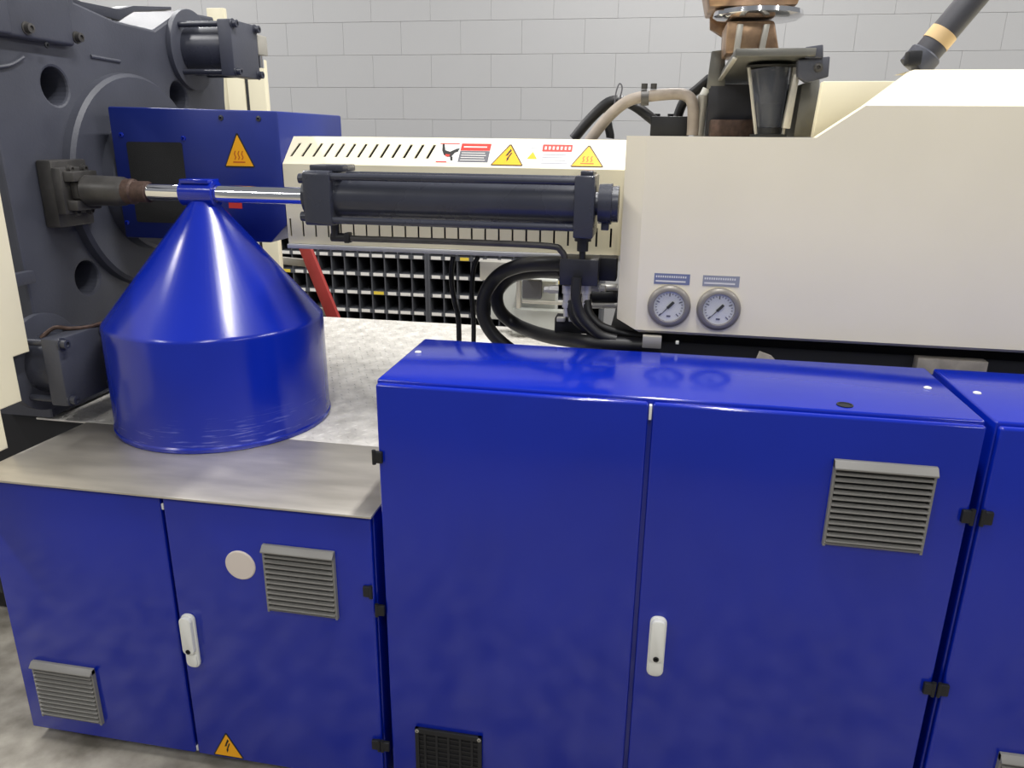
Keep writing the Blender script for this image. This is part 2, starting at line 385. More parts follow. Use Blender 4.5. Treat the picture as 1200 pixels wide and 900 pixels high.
# ------------------------------------------------------------------ worktop and deck
TZ = .819
MB_t = MB().prism([(-1.668, 1.478, LZ+.001), (-.596, 1.484, LZ+.001), (-.596, 1.882, LZ+.001), (-1.645, 1.882, LZ+.001)], (0, 0, TZ-LZ-.001), .0015)
tag(MB_t.build('steel_worktop', 'steel'), 'smudged stainless steel sheet under the front of the blue cone', 'metal sheet')
deck = thing('tread_plate_deck', 'dusty diamond tread plate deck behind the blue cone', 'metal deck', (-1, 2.6, TZ-.006))
MB().box((-1.82, 1.8835, TZ-.006), (-.12, 3.36, TZ), .0015).build('plate', 'tread', deck)
bm = MB()
for i in range(62):
    for j in range(50):
        x = -1.80+i*.0272+(.0 if j % 2 == 0 else .0136); y = 1.905+j*.029
        if (x+1.27)**2+(y-2.03)**2 < .325**2 or x > -.14: continue
        a = math.radians(45 if (i+j) % 2 else -45); c, s = math.cos(a)*.012, math.sin(a)*.012; c2, s2 = -math.sin(a)*.0035, math.cos(a)*.0035
        v = [bm.bm.verts.new((x+c, y+s, TZ-.0002)), bm.bm.verts.new((x+c2, y+s2, TZ-.0002)), bm.bm.verts.new((x-c, y-s, TZ-.0002)), bm.bm.verts.new((x-c2, y-s2, TZ-.0002)), bm.bm.verts.new((x, y, TZ+.0028))]
        for k in range(4): bm.bm.faces.new((v[k], v[(k+1) % 4], v[4]))
bm.build('tread_lozenges', 'tread', deck, kind='stuff')
p1, p2 = on(434, 419, Z=TZ), on(444, 415, Z=TZ)
mb = thing('machine_bed', 'black machine bed frame under the tread deck', 'machine frame', (-.5, 2.6, 0))
MB().box((-1.64, 1.915, 0), (2.4, 3.30, TZ-.007), .01).build('base_frame', 'bedblk', mb)
MB().box((-2.4, 1.915, .45), (-1.645, 3.28, TZ-.008), .008).build('platen_sill', 'bedblk', mb)
cfy = on(0, 712, Z=0).y
MB().box((-3.6, cfy, 0), (-1.66, 3.30, .74), .015).build('clamp_frame', 'bedblk', mb)
MB().box((-.11, 2.02, TZ-.006), (2.4, 2.95, 1.135), .008).build('bed_beam', 'bedblk', mb)
MB().box((-.11, 1.95, 1.04), (2.4, 2.018, 1.062), .003).build('bed_rail', 'iron', mb)
q = on(764, 399, Y=1.95)
MB().box((q.x-.024, 1.93, q.z-.016), (q.x+.024, 1.949, q.z+.016), .002).build('rail_tag', 'alu', mb)
MB().box((q.x+.06, 1.94, q.z-.004), (q.x+.068, 1.949, q.z+.004), .001).build('rail_screw', 'white', mb)
q = on(898, 415, Y=1.95); MB().prism([q+V((-.026, -.004, -.02)), q+V((.03, -.004, -.02)), q+V((.012, -.004, -.002)), q+V((-.018, -.004, .008))], (0, .002, 0)).build('rail_tag', 'badge', mb)
f = Face((0, 2.0, 0), (1, 0, 0), (0, 0, 1)); a = f.at(1074, 418); b_ = f.at(1153, 436)
MB().box((a[0], 1.985, b_[1]-.01), (b_[0], 2.019, a[1]), .001).build('identity_plate', 'badge', mb, label='worn silver identification plate')

# ------------------------------------------------------------------ the blue cone
CX, CY = -1.27, 2.03
cone = thing('conical_hood', 'glossy blue conical metal hood with cylindrical skirt on the steel sheet', 'hood', (CX, CY, TZ+.0005))
RZ = 1.487
MB().lathe((CX, CY, TZ+.0005), (0, 0, 1), [(0, .303), (0, .312), (.004, .3145), (.012, .3145), (.016, .3115), (.305, .3095), (.311, .3085), (.318, .303), (.60, .0735), (.641, .040), (.648, .034)], 96).build('shell', 'blue_cone', cone)
xa, xb = on(216, 226, Y=CY).x, on(254, 226, Y=CY).x
c = MB().lathe((xa, CY, RZ), (1, 0, 0), [(0, .0245), (0, .036), (xb-xa, .036), (xb-xa, .0245)], 28, caps=False)
c.box((xa+.006, CY-.03, RZ+.028), (xb-.006, CY+.03, RZ+.04), .003)
c.build('rod_sleeve', 'blue', cone)

# ------------------------------------------------------------------ hydraulic cylinder along the machine
hc = thing('hydraulic_cylinder', 'long charcoal hydraulic cylinder with chrome rod in front of the cream barrel guard', 'hydraulic cylinder', (-.6, CY, RZ))
X = lambda px, py=230: on(px, py, Y=CY).x
AX = V((1, 0, 0))
MB().cyl((X(176), CY, RZ), (X(366), CY, RZ), .0235, 32).build('piston_rod', 'chrome', hc, label='shiny chrome piston rod')
nut = MB().lathe((X(148), CY, RZ), AX, [(0, .030), (.004, .036), (.028, .036), (.030, .032), (.032, .030), (.075, .030), (.076, .026)], 24)
nut.build('lock_nut', 'rust', hc, label='rusty brown lock nut')
cl = MB().lathe((X(103), CY, RZ), AX, [(0, .040), (.006, .044), (X(150)-X(103)-.012, .041), (X(150)-X(103), .036)], 28)
cl.build('rod_clevis', 'iron2', hc)
fx0, fx1 = X(364), X(399); rx0, rx1 = X(676), X(699)
fc = MB().prism([(fx0+.012, CY+a, RZ+b) for a, b in rrect(-.072, -.072, .072, .072, .012)], (fx1-fx0-.012, 0, 0), .004)
fc.lathe((fx0-.006, CY, RZ), AX, [(0, .034), (0, .052), (.02, .054)], 28, caps=False)
fc.box((fx0+.022, CY-.045, RZ+.068), (fx1+.03, CY+.045, RZ+.086), .004)
fc.build('front_cap', 'cyl', hc)
for a, b in ((-.05, -.05), (-.05, .05), (.05, -.05), (.05, .05)):
    MB().bolt((fx0+.012, CY+a, RZ+b), -AX, .013, .02).build('bolt', 'cyl', hc)
    MB().cyl((fx1-.002, CY+a*1.13, RZ+b*1.14), (rx0+.002, CY+a*1.13, RZ+b*1.14), .0095, 14).build('tie_rod', 'cyl', hc)
MB().cyl((fx1-.002, CY, RZ-.001), (rx0+.002, CY, RZ-.001), .056, 48).build('barrel', 'cyl', hc)
MB().box((rx0, CY-.07, RZ-.082), (rx1, CY+.07, RZ+.072), .004).box((rx0+.012, CY-.05, RZ+.07), (rx1-.006, CY+.05, RZ+.083), .003).build('rear_cap', 'cyl', hc)
MB().lathe((rx1-.001, CY, RZ), AX, [(0, .03), (.008, .03), (.0085, .05), (.042, .052), (.043, .046), (X(726)-rx1, .046)], 36).build('rear_flange', 'cyl', hc)
MB().box((rx1+.016, CY-.014, RZ-.066), (rx1+.036, CY+.014, RZ-.046), .002).build('port_fitting', 'cyl', hc)
MB().lathe((rx0+.022, CY-.02, RZ-.080), (0, 0, -1), [(0, .022), (.014, .022), (.015, .015), (.04, .015)], 14).build('port_fitting', 'black', hc)
pe = MB().cyl((fx1-.012, CY-.02, RZ-.07), (fx1-.012, CY-.02, RZ-.112), .012, 12).cyl((fx1-.024, CY-.02, RZ-.107), (fx1+.026, CY-.02, RZ-.107), .012, 12).box((fx1+.016, CY-.034, RZ-.121), (fx1+.032, CY-.006, RZ-.093), .003)
pe.build('port_fitting', 'black', hc)
hx = X(664, 290)
tag(MB().tube([(fx1+.028, CY-.02, RZ-.107), (-.8, CY-.02, RZ-.109), (-.5, CY-.02, RZ-.108), (hx-.05, CY-.02, RZ-.11), (hx-.012, CY-.02, RZ-.122), (hx, CY-.02, RZ-.15), (hx+.002, CY-.02, RZ-.205)], .0085, 12).build('hydraulic_line', 'iron2'),
    'thin dark hydraulic line running along under the charcoal cylinder', 'hose')
tag(MB().cyl((rx0+.022, CY-.02, RZ-.122), (rx0+.022, CY-.02, RZ-.205), .0085, 12).build('hydraulic_line', 'black'), 'short vertical hose below the rear cap of the charcoal cylinder', 'hose')
# bracket on the platen
PX, BYC = -1.75, 2.42
bry = on(58, 220, X=-1.715).y
br = thing('rod_bracket', 'grey bolted bracket holding the rod end on the dark platen', 'bracket', (-1.72, CY, RZ))
b = MB().box((PX+.001, bry, RZ-.105), (-1.70, bry+.145, RZ+.085), .006).build('base_plate', 'iron2', br)
b = MB().box((-1.69, CY-.05, RZ-.055), (X(104), CY+.05, RZ-.026), .004).box((-1.69, CY-.05, RZ+.026), (X(104), CY+.05, RZ+.055), .004)
b.box((-1.699, CY-.06, RZ-.065), (-1.67, CY+.06, RZ+.065), .004).build('fork', 'iron2', br)
MB().box((-1.669, CY-.03, RZ-.024), (X(104)-.001, CY+.03, RZ+.024), .004).build('fork_tongue', 'iron2', br)
for a in (-.02, .035):
    for s in (-1, 1): MB().bolt((-1.67, CY+a, RZ+s*.06), AX, .010, .012).build('bolt', 'iron2', br)

# ------------------------------------------------------------------ platen with bores
pl = thing('machine_platen', 'massive dark grey cast platen with round bores left of the blue guard', 'machine part', (-1.87, BYC, .825))
tp = [on(*p, X=PX) for p in ((264, 118), (262, 60), (250, 20), (212, 13), (181, 35), (135, 24), (87, 2))]
ny = on(20, 260, X=PX).y
outl = [(ny, .827), (tp[0].y, .827)]+[(p.y, p.z) for p in tp]+[(tp[-1].y-.03, 2.2), (ny-.02, 2.2), (ny-.01, 1.5)]
hs = [on(65, 101, X=PX), on(210, 113, X=PX), on(103, 325, X=PX)]
plate('body', outl, [circ(h.y, h.z, .052) for h in hs], (PX, 0, 0), (0, 1, 0), (0, 0, 1), .20, 'iron', pl, bev=.008)
MB().box((PX-.26, ny+.04, .84), (PX-.202, tp[0].y-.08, 1.9)).build('rear_web', 'hole', pl)
MB().lathe((PX-.002, BYC, 1.487), AX, [(0, .348), (.026, .345), (.036, .334), (.036, .001)], 72).build('boss', 'iron', pl)
MB().lathe((PX+.033, BYC, 1.487), AX, [(0, .222), (.04, .22), (.048, .21), (.048, .001)], 64).build('hub', 'iron', pl)
cv = on(90, 55, X=PX+.03)
MB().box((PX-.001, ny-.06, cv.z), (PX+.03, cv.y, 2.23), .012, 3).build('corner_cover', 'iron', pl)
cb = on(17, 42, X=PX+.07)
MB().box((PX+.031, ny-.12, cb.z), (PX+.07, cb.y, 2.28), .01, 3).build('corner_block', 'iron', pl)
MB().tube([on(-8, 79, X=PX+.003), on(12, 76, X=PX+.003), on(27, 67, X=PX+.003)], .006, 8).build('cast_ridge', 'iron', pl)
for px, py in ((31, 33), (90, 44)):
    q = on(px, py, X=PX+.03); MB().bolt(q, AX, .013, .018).build('bolt', 'iron2', pl)
q0, q1 = on(106, 66, X=PX), on(140, 72, X=PX)
MB().cyl(q0, q1, .006, 8).build('cast_mark', 'iron', pl)
q = on(55, 53, X=PX+.03); MB().bolt(q, AX, .006, .003).build('screw', 'hole', pl)
# plate and bar seen over the top edge of the platen
f = Face((-2.05, 0, 0), (0, 1, 0), (0, 0, 1))
tr = thing('top_link_plate', 'pale grey linkage plate showing over the dip in the platen', 'machine part', (-2.05, 2.7, 1.9))
pts = [f.at(*p) for p in ((128, 12), (150, 7), (200, 10), (200, 60), (140, 60))]
MB().prism([f.P(a, b) for a, b in pts], (-.05, 0, 0), .004).build('plate', 'pale', tr)
pts = [f.at(*p) for p in ((70, -6), (88, 2), (133, 12), (150, 7), (195, 8), (195, 12), (150, 12), (135, 24), (84, 12))]
MB().prism([f.P(a, b, .004) for a, b in pts], (.02, 0, 0), .003).build('bar', 'iron', tr)

def corner_cylinder(cy, cz, x1, r, h, name_label, far):
    t = thing('tie_bar_cylinder', name_label, 'hydraulic cylinder', (PX, cy, cz))
    MB().lathe((PX+.001, cy, cz), AX, [(0, r*1.62), (.018, r*1.62), (.02, r*1.56), (.02, .01)], 48).build('flange', 'iron', t)
    MB().lathe((PX+.021, cy, cz), AX, [(0, r), (x1-.075-PX-.022, r)], 40).build('barrel', 'cyl', t)
    MB().box((x1-.074, cy-h, cz-h), (x1-.02, cy+h, cz+h), .006).build('end_plate', 'iron', t)
    for a, b in ((-1, -1), (-1, 1), (1, -1), (1, 1)):
        MB().cyl((PX+.021, cy+a*h*.84, cz+b*h*.84), (x1-.075, cy+a*h*.84, cz+b*h*.84), .010, 12).build('tie_rod', 'cyl', t)
        MB().bolt((x1-.02, cy+a*h*.84, cz+b*h*.84), AX, .013, .02).build('bolt', 'cyl', t)
    return t
xe = -1.50
e = [on(*p, X=xe-.02) for p in ((270, 20), (304, 31), (306, 95), (271, 88))]
tcy = sum(p.y for p in e)/4; tcz = sum(p.z for p in e)/4; th = .094
ut = corner_cylinder(tcy, tcz, xe, .086, th, 'upper grey square-ended tie bar cylinder on the far top corner of the platen', True)
sw = thing('limit_switch', 'small grey switch box sticking out beside the upper tie bar cylinder', 'switch', (xe-.03, tcy+th, tcz))
MB().box((xe-.06, tcy+th+.001, tcz-.005), (xe-.02, tcy+th+.075, tcz+.065), .004).build('housing', 'alu', sw)
MB().cyl((xe-.04, tcy+th+.045, tcz-.006), (xe-.04, tcy+th+.045, tcz-.05), .013, 14).build('cable_gland', 'chrome', sw)
e = [on(*p, X=-1.60) for p in ((66, 388), (124, 386), (120, 470), (72, 472))]
lcy = sum(p.y for p in e)/4; lcz = sum(p.z for p in e)/4
lt = corner_cylinder(lcy+.02, lcz, -1.58, .088, .098, 'lower dark tie bar cylinder behind the cream gate edge', False)
tag(MB().tube([on(48, 396, X=-1.71), on(64, 384, X=-1.68), on(82, 385, X=-1.64), on(104, 383, X=-1.61), on(121, 378, X=-1.60)], .006, 8).build('brown_cable', 'rust'), 'thin brown cable lying over the lower tie bar cylinder', 'cable')

# cream safety gate with a stepped edge
GXP = -1.69; ga, gb, gc = (on(*p, X=GXP) for p in ((35, 412), (26, 470), (10, 525)))
gt = [(1.25, gc.z), (gc.y, gc.z), (gc.y, gb.z), (gb.y, gb.z), (gb.y, ga.z), (ga.y, ga.z), (ga.y+.004, 1.62), (1.25, 1.62)]
sg = thing('safety_gate', 'cream sheet metal safety gate with stepped lower edge at the left picture edge', 'machine door', (GXP, 1.5, gc.z))
plate('panel', gt, [], (GXP, 0, 0), (0, 1, 0), (0, 0, 1), .03, 'ivory', sg, bev=.003)
MB().box((GXP-.056, 1.25, 1.24), (GXP-.031, ny-.002, 1.275), .003).build('guide_rail', 'iron', sg)

# ------------------------------------------------------------------ blue nozzle guard
ng = thing('nozzle_guard', 'blue sheet metal nozzle guard with black mesh window behind the cone tip', 'machine guard', (-1.38, BYC, 1.487))
NY0, NY1, NX0, NX1 = 2.20, 2.673, -1.664, -1.108
prof = [(NX0, 1.724), (NX1, 1.713), (NX1, 1.385), (NX1-.055, 1.33), (NX0, 1.33)]
MB().prism([(x, NY0, z) for x, z in prof], (0, NY1-NY0, 0), .006).build('shell', 'blue_guard', ng)
NF = Face((0, NY0, 0), (1, 0, 0), (0, 0, 1))
w0, w1 = NF.at(148, 166), NF.at(214, 258); w2 = NF.at(213, 166)
NF.flat('mesh_window', rrect(w0[0], w1[1]-.01, w2[0], w0[1], .008), 'mesh', ng, h=.002, label='black mesh window')
for px, py in ((259, 138), (303, 139), (215, 162), (149, 261), (142, 158)):
    a, z = NF.at(px, py); MB().bolt(NF.P(a, z), -YA, .006, .005).build('screw', 'cyl' if px in (259, 303) else 'blue', ng)
a0, a1 = NF.at(280, 182); triangle_sign(NF, (a0, a1), .098, .098, ng, 'heat', 'yellow hot surface warning triangle')
a0, a1 = NF.at(276, 241); NF.flat('red_label', rect(a0-.022, a1-.008, a0+.022, a1+.010), 'red', ng, label='small red label')

# ------------------------------------------------------------------ cream barrel guard
def slotted(name, face, L, H, slots, parent):   # sheet with real slots between two solid bands
    b = MB(); v0, v1 = slots[0][0][1], slots[0][2][1]; t = face.n*-.003
    b.prism([face.P(0, 0), face.P(L, 0), face.P(L, v0), face.P(0, v0)], t); b.prism([face.P(0, v1), face.P(L, v1), face.P(L, H), face.P(0, H)], t)
    lo, hi = 0., 0.
    for q in slots+[[(L, v0), (L, v0), (L, v1), (L, v1)]]:
        b.prism([face.P(lo, v0), face.P(q[0][0], v0), face.P(q[3][0], v1), face.P(hi, v1)], t); lo, hi = q[1][0], q[2][0]
    return b.build(name, 'ivory', parent)
bg = thing('barrel_guard', 'long cream barrel guard with rows of slots and warning stickers', 'machine guard', (-.62, BYC, 1.487))
GX0, GX1, GY = -1.1065, -.088, 2.203
zl0 = on(500, 195, Y=GY).z; zb0 = on(500, 291, Y=GY).z; ut_ = 0; zt0, yt0 = on(500, 161.5, Y=2.29).z, 2.29
BF = Face((GX0, GY, zb0), (1, 0, 0), (0, 0, 1)); L = GX1-GX0; H = zl0-zb0
slots = []
k = 0
while True:
    x0 = BF.at(341, 270)[0]+k*.0405; k += 1
    if x0 > L-.02: break
    slots.append(rect(x0-.0028, .022, x0+.0028, .075))
slotted('front_panel', BF, L, H, slots, bg)
sv = V((0, yt0-GY, zt0-zl0)); SL = sv.length
CF = Face((GX0, GY, zl0), (1, 0, 0), sv)
top_slots = []
pa = CF.at(345.5, 178)[0]; pb = CF.at(505, 178)[0]
for k in range(13):
    x = pa+(pb-pa)*k/12; c0 = SL*.27; c1 = SL*.75; sh = .0065
    top_slots.append([(x-sh-.0045, c0), (x-sh+.004, c0), (x+sh+.004, c1), (x+sh-.0045, c1)])
slotted('sloped_panel', CF, L, SL, top_slots, bg)
MB().box((GX0, yt0, zt0-.004), (GX1, 2.53, zt0), .001).build('top_panel', 'ivory', bg)
MB().prism([(GX0+.0005, y, z) for y, z in ((GY+.001, zb0+.002), (GY+.001, zl0), (yt0+.002, zt0-.004), (2.52, zt0-.004), (2.60, zl0), (2.60, zb0+.002))], (.003, 0, 0)).build('end_panel', 'ivory', bg)
MB().box((GX0+.006, GY+.03, zb0+.01), (GX1, 2.58, zl0-.01)).build('dark_backing', 'hole', bg)  # dark boxes behind the slots, coloured as the shaded inside of the guard
MB().box((GX0+.006, GY+.09, zl0-.012), (GX1, 2.51, zt0-.01)).build('dark_backing', 'hole', bg)
MB().box((GX0, GY-.012, zb0-.014), (GX1, GY+.02, zb0-.001), .002).build('bottom_lip', 'pale', bg)
# stickers on the slope
def CR(px0, py0, px1, py1): a = CF.at(px0, py1); b = CF.at(px1, py0); c = CF.at(px0, py0); d = CF.at(px1, py1); return ((a[0]+c[0])/2, (a[1]+d[1])/2, (b[0]+d[0])/2, (b[1]+c[1])/2)
x0, y0, x1, y1 = CR(513, 168, 575, 191)
st = CF.flat('danger_sticker', rect(x0, y0, x1, y1), 'card', bg, label='white sticker with a hand pictogram, red header and grey text block')
xm = x0+(x1-x0)*.42; hh = y1-y0
CF.flat('red_header', rect(xm, y1-hh*.38, x1-.003, y1-hh*.02), 'red', st, base=.0005)
CF.flat('text_block', rect(xm, y0+hh*.04, x1-.003, y1-hh*.40), 'greyp', st, base=.0005)
rows = [rect(xm+.006, y0+hh*(.12+.12*k), x1-.012-.004*(k % 2), y0+hh*(.15+.12*k)) for k in range(4)]+[rect(xm+.008, y1-hh*.23, x1-.014, y1-hh*.17)]
CF.many('text_lines', rows, 'card', st, base=.001)
pw = xm-x0
CF.many('pictogram', [[(x0+pw*a, y0+hh*b) for a, b in q] for q in ([(.12, .92), (.2, .95), (.32, .62), (.55, .55), (.8, .7), (.96, .74), (.9, .55), (.78, .5), (.66, .3), (.5, .28), (.3, .38), (.18, .6)], [(.6, .3), (.72, .3), (.76, .1), (.66, .1)])], 'ink', st, base=.0005)
CF.many('red_marks', [rect(x0+pw*.02, y0+hh*.01, x0+pw*.5, y0+hh*.06), rect(x0+pw*.02, y1-hh*.06, x0+pw*.9, y1-hh*.02), [(x0+pw*.36, y0+hh*.42), (x0+pw*.58, y0+hh*.4), (x0+pw*.55, y0+hh*.3), (x0+pw*.4, y0+hh*.3)]], 'red', st, base=.0007)
c_ = CF.at(595, 187); t0 = CF.at(597, 170)[1]; t1 = CF.at(597, 195)[1]; th_ = t0-t1
wid = CF.at(614, 195)[0]-CF.at(576, 195)[0]
triangle_sign(CF, (c_[0], t1+th_*.38), wid, th_, bg, 'bolt', 'yellow high voltage triangle sticker')
c_ = CF.at(688.5, 187); triangle_sign(CF, (c_[0], t1+th_*.38), wid, th_, bg, 'heat', 'yellow hot surface triangle sticker')
x0, y0, x1, y1 = CR(617, 168, 672, 196)
st = CF.flat('notice_sticker', rect(x0, y0, x1, y1), 'card', bg, label='white notice sticker with small yellow triangle and red band')
w_ = x1-x0; hh = y1-y0
CF.flat('red_band', rrect(x0+w_*.32, y1-hh*.36, x0+w_*.96, y1-hh*.06, .003), 'red', st, base=.0005)
CF.many('band_letters', [rect(x0+w_*(.37+.085*k), y1-hh*.28, x0+w_*(.41+.085*k), y1-hh*.15) for k in range(7)], 'card', st, base=.001)
CF.flat('small_triangle', [(x0+w_*.02, y0+hh*.32), (x0+w_*.24, y0+hh*.32), (x0+w_*.13, y0+hh*.62)], 'yellow', st, base=.0005)
CF.many('text_lines', [rect(x0+w_*.34, y0+hh*(.14+.12*k), x0+w_*(.9-.05*(k % 2)), y0+hh*(.17+.12*k)) for k in range(4)]+[rect(x0+w_*.06, y1-hh*(.14+.09*k), x0+w_*.2, y1-hh*(.12+.09*k)) for k in range(3)], 'greylabel', st, base=.0005)

# ------------------------------------------------------------------ cream injection housing
ih = thing('injection_housing', 'large cream sheet metal housing with two pressure gauges on the right', 'machine housing', (.9, 2.4, 1.17))
HY = 1.95; ZB = 1.170; ZT = 1.655
b = MB()
def quad(*p): b.bm.faces.new([b.bm.verts.new(q) for q in p])
xl, xs, xr = -.036, .350, 2.4
x1s = xs+(1.725-ZT)/.72; x2s = xs+(1.806-ZT)/.72
bl = .022
quad((xl, HY, ZB+bl*.4), (xr, HY, ZB+bl*.4), (xr, HY, ZT), (xl, HY, ZT))                       # front, lower
quad((xs, HY, ZT), (xr, HY, ZT), (xr, HY, 1.725), (x1s, HY, 1.725))                            # front, upper
quad((x1s, HY, 1.725), (xr, HY, 1.725), (xr, 2.03, 1.806), (x2s, 2.03, 1.806))                 # top chamfer
quad((x2s, 2.03, 1.806), (xr, 2.03, 1.806), (xr, 2.20, 1.806), (x2s, 2.20, 1.806))
quad((-.086, 2.0, ZB+.024), (xl, HY, ZB+bl*.4), (xl, HY, ZT), (-.086, 2.0, ZT))                # left chamfer
quad((-.086, 2.0, ZB+.024), (-.086, 2.0, ZT), (-.086, 2.95, ZT), (-.086, 2.95, ZB+.024))
quad((xl, HY, ZT), (xs, HY, ZT), (xs, 2.95, ZT), (xl, 2.95, ZT)); quad((-.086, 2.0, ZT), (xl, HY, ZT), (xl, 2.95, ZT), (-.086, 2.95, ZT))
quad((-.086, 2.0, ZB+.024), (-.086, 2.95, ZB+.024), (xr, 2.95, ZB), (xr, HY+.012, ZB), (xl+.01, HY+.012, ZB))
quad((xl, HY, ZB+bl*.4), (xl+.01, HY+.012, ZB), (xr, HY+.012, ZB), (xr, HY, ZB+bl*.4)); quad((-.086, 2.0, ZB+.024), (xl+.01, HY+.012, ZB), (xl, HY, ZB+bl*.4))
for (xa, ya, za, xb_, yb_, zb_) in ((xs, HY, ZT, x1s, HY, 1.725), (x1s, HY, 1.725, x2s, 2.03, 1.806)):
    fl = V((0, .045, 0)); quad((xa, ya, za), (xb_, yb_, zb_), V((xb_, yb_, zb_))+fl, V((xa, ya, za))+fl)
bmesh.ops.remove_doubles(b.bm, verts=b.bm.verts, dist=1e-5)
shell = b.build('shell', 'cream', ih)
q0 = on(963, 95, Y=2.16); q1 = on(1046, 89, Y=2.16)
MB().prism([(q0.x-.004, 2.16, ZT+.001), (q0.x+.004, 2.16, q0.z), (2.3, 2.16, q0.z), (2.3, 2.16, ZT+.001)], (0, .04, 0), .003).build('inner_cover', 'ivory', ih)
MB().box((.80, 2.205, ZT+.001), (2.38, 2.95, 1.79), .004).build('rear_cover', 'ivory', ih)
HF = Face((0, HY, 0), (1, 0, 0), (0, 0, 1))
for i, (px, py, lx0, ly0, lx1, ly1, lm, ll) in enumerate(((784, 358.5, 767, 321, 808, 333, 'bluelabel', 'blue-grey name strip'), (842, 362, 824, 323.5, 866, 335.5, 'greylabel', 'silver-grey name strip'))):
    a, z = HF.at(px, py); R = .054
    g = MB().lathe((a, HY+.001, z), -YA, [(0, R), (.006, R), (.012, R*.95), (.015, R*.86), (.015, R*.74), (.008, R*.71)], 48, caps=False)
    gg = g.build('pressure_gauge', 'bezel', ih, label='left round pressure gauge' if i == 0 else 'right round pressure gauge')
    MB().lathe((a, HY+.0005, z), -YA, [(0, R*.72), (.007, R*.72)], 40).build('dial', 'white', gg)
    GF = Face((a, HY-.0066, z), (1, 0, 0), (0, 0, 1)); tk = []
    for k in range(21):
        t = math.radians(225-270*k/20); r0, r1 = R*(.56 if k % 5 else .48), R*.64; w = .0008 if k % 5 else .0013
        c, s = math.cos(t), math.sin(t); tk.append([(c*r0-s*w, s*r0+c*w), (c*r1-s*w, s*r1+c*w), (c*r1+s*w, s*r1-c*w), (c*r0+s*w, s*r0-c*w)])
    tk.append(rect(-.005, -R*.5, .005, -R*.42))
    GF.many('dial_marks', tk, 'greyp', gg, h=.0004, base=.0008)
    t = math.radians(48); c, s = math.cos(t), math.sin(t)
    nd = MB().prism([GF.P(c*u_-s*v_, s*u_+c*v_, .0018) for u_, v_ in ((-.006, -.0035), (.016, -.0035), (.016, .0035), (-.006, .0035))], (0, -.001, 0))
    nd.prism([GF.P(c*u_-s*v_, s*u_+c*v_, .0016) for u_, v_ in ((-.034, -.0004), (-.006, -.001), (-.006, .001), (-.034, .0004))], (0, -.0008, 0))
    nd.build('needle', 'ink', gg)
    MB().lathe((a, HY-.0125, z), -YA, [(0, R*.74), (.001, R*.74)], 40).build('glass', 'glass', gg)
    p0 = HF.at(lx0, ly0); p1 = HF.at(lx1, ly1); x0, x1 = p0[0], p1[0]; zz = HF.at((lx0+lx1)/2, (ly0+ly1)/2)[1]; h_ = .0135
    nm = HF.flat('name_strip', rect(x0, zz-h_, x1, zz+h_), lm, ih, h=.001, label=ll)
    HF.many('strip_letters', [rect(x0+.004+k*.0055, zz+.003, x0+.004+k*.0055+.0035, zz+.008) for k in range(int((x1-x0-.008)/.0055))]+[rect(x0+.004, zz-.008, x1-.010, zz-.004)], 'card', nm, base=.001, h=.0003)

# ------------------------------------------------------------------ hopper and throat on top of the housing
HYc = 2.50
hp = thing('material_hopper', 'stainless hopper neck with painted brown reflections standing on a grey slide plate', 'hopper', (.25, HYc, 1.66))
f = Face((0, 2.25, 0), (1, 0, 0), (0, 0, 1))
zpl = on(900, 66, Y=2.25).z
fl, fr = on(862, 62, Y=2.25), on(957, 56, Y=2.25)
bk = on(838, 101, Y=2.75); bkr = on(932, 97, Y=2.75); up_ = V((0, 0, .020))
pq = [V((fl.x, 2.25, zpl)), V((fr.x, 2.25, zpl)), V((bkr.x, 2.75, bk.z)), V((bk.x, 2.75, bk.z))]
MB().hexa(pq+[p+up_ for p in pq], .002).build('slide_plate', 'steel2', hp)
MB().hexa([pq[0]+V((-.006, .005, -.007)), pq[0]+V((.006, .005, -.007)), pq[3]+V((.006, 0, -.007)), pq[3]+V((-.006, 0, -.007)), pq[0]+V((-.006, .005, -.0005)), pq[0]+V((.006, .005, -.0005)), pq[3]+V((.006, 0, -.0005)), pq[3]+V((-.006, 0, -.0005))], .001).build('slide_rail', 'alu', hp)
# neck
b = MB(); Yn = 2.42
nk = lambda px, py, Y=Yn: on(px, py, Y=Y)
b.hexa([(nk(850, 62).x, Yn, zpl+.023), (nk(914, 62).x, Yn, zpl+.023), (nk(914, 62).x, Yn+.2, zpl+.023), (nk(850, 62).x, Yn+.2, zpl+.023),
        (nk(852, 24).x, Yn, nk(870, 24).z), (nk(908, 24).x, Yn, nk(870, 24).z), (nk(908, 24).x, Yn+.2, nk(870, 24).z), (nk(852, 24).x, Yn+.2, nk(870, 24).z)], .008)
b.build('neck', 'brown', hp)
for pa_, pb_ in (((868, 28), (864, 54)), ((899, 28), (893, 54))):
    A, B = on(*pa_, Y=Yn-.03), on(*pb_, Y=Yn-.03); MB().prism([A+V((-.008, 0, 0)), A+V((.008, 0, 0)), V((B.x+.008, B.y, zpl+.023)), V((B.x-.008, B.y, zpl+.023))], (0, .029, 0), .002).build('rib', 'alu', hp)
A = on(888, 17, Y=Yn+.06)
MB().lathe((A.x, Yn+.06, A.z-.018), (0, 0, 1), [(0, .07), (.004, .112), (.012, .124), (.024, .122), (.03, .10)], 48).build('flange', 'chrome', hp, label='shiny ring flange')
a0, a1 = on(831, 11, Y=Yn), on(934, 9, Y=Yn)
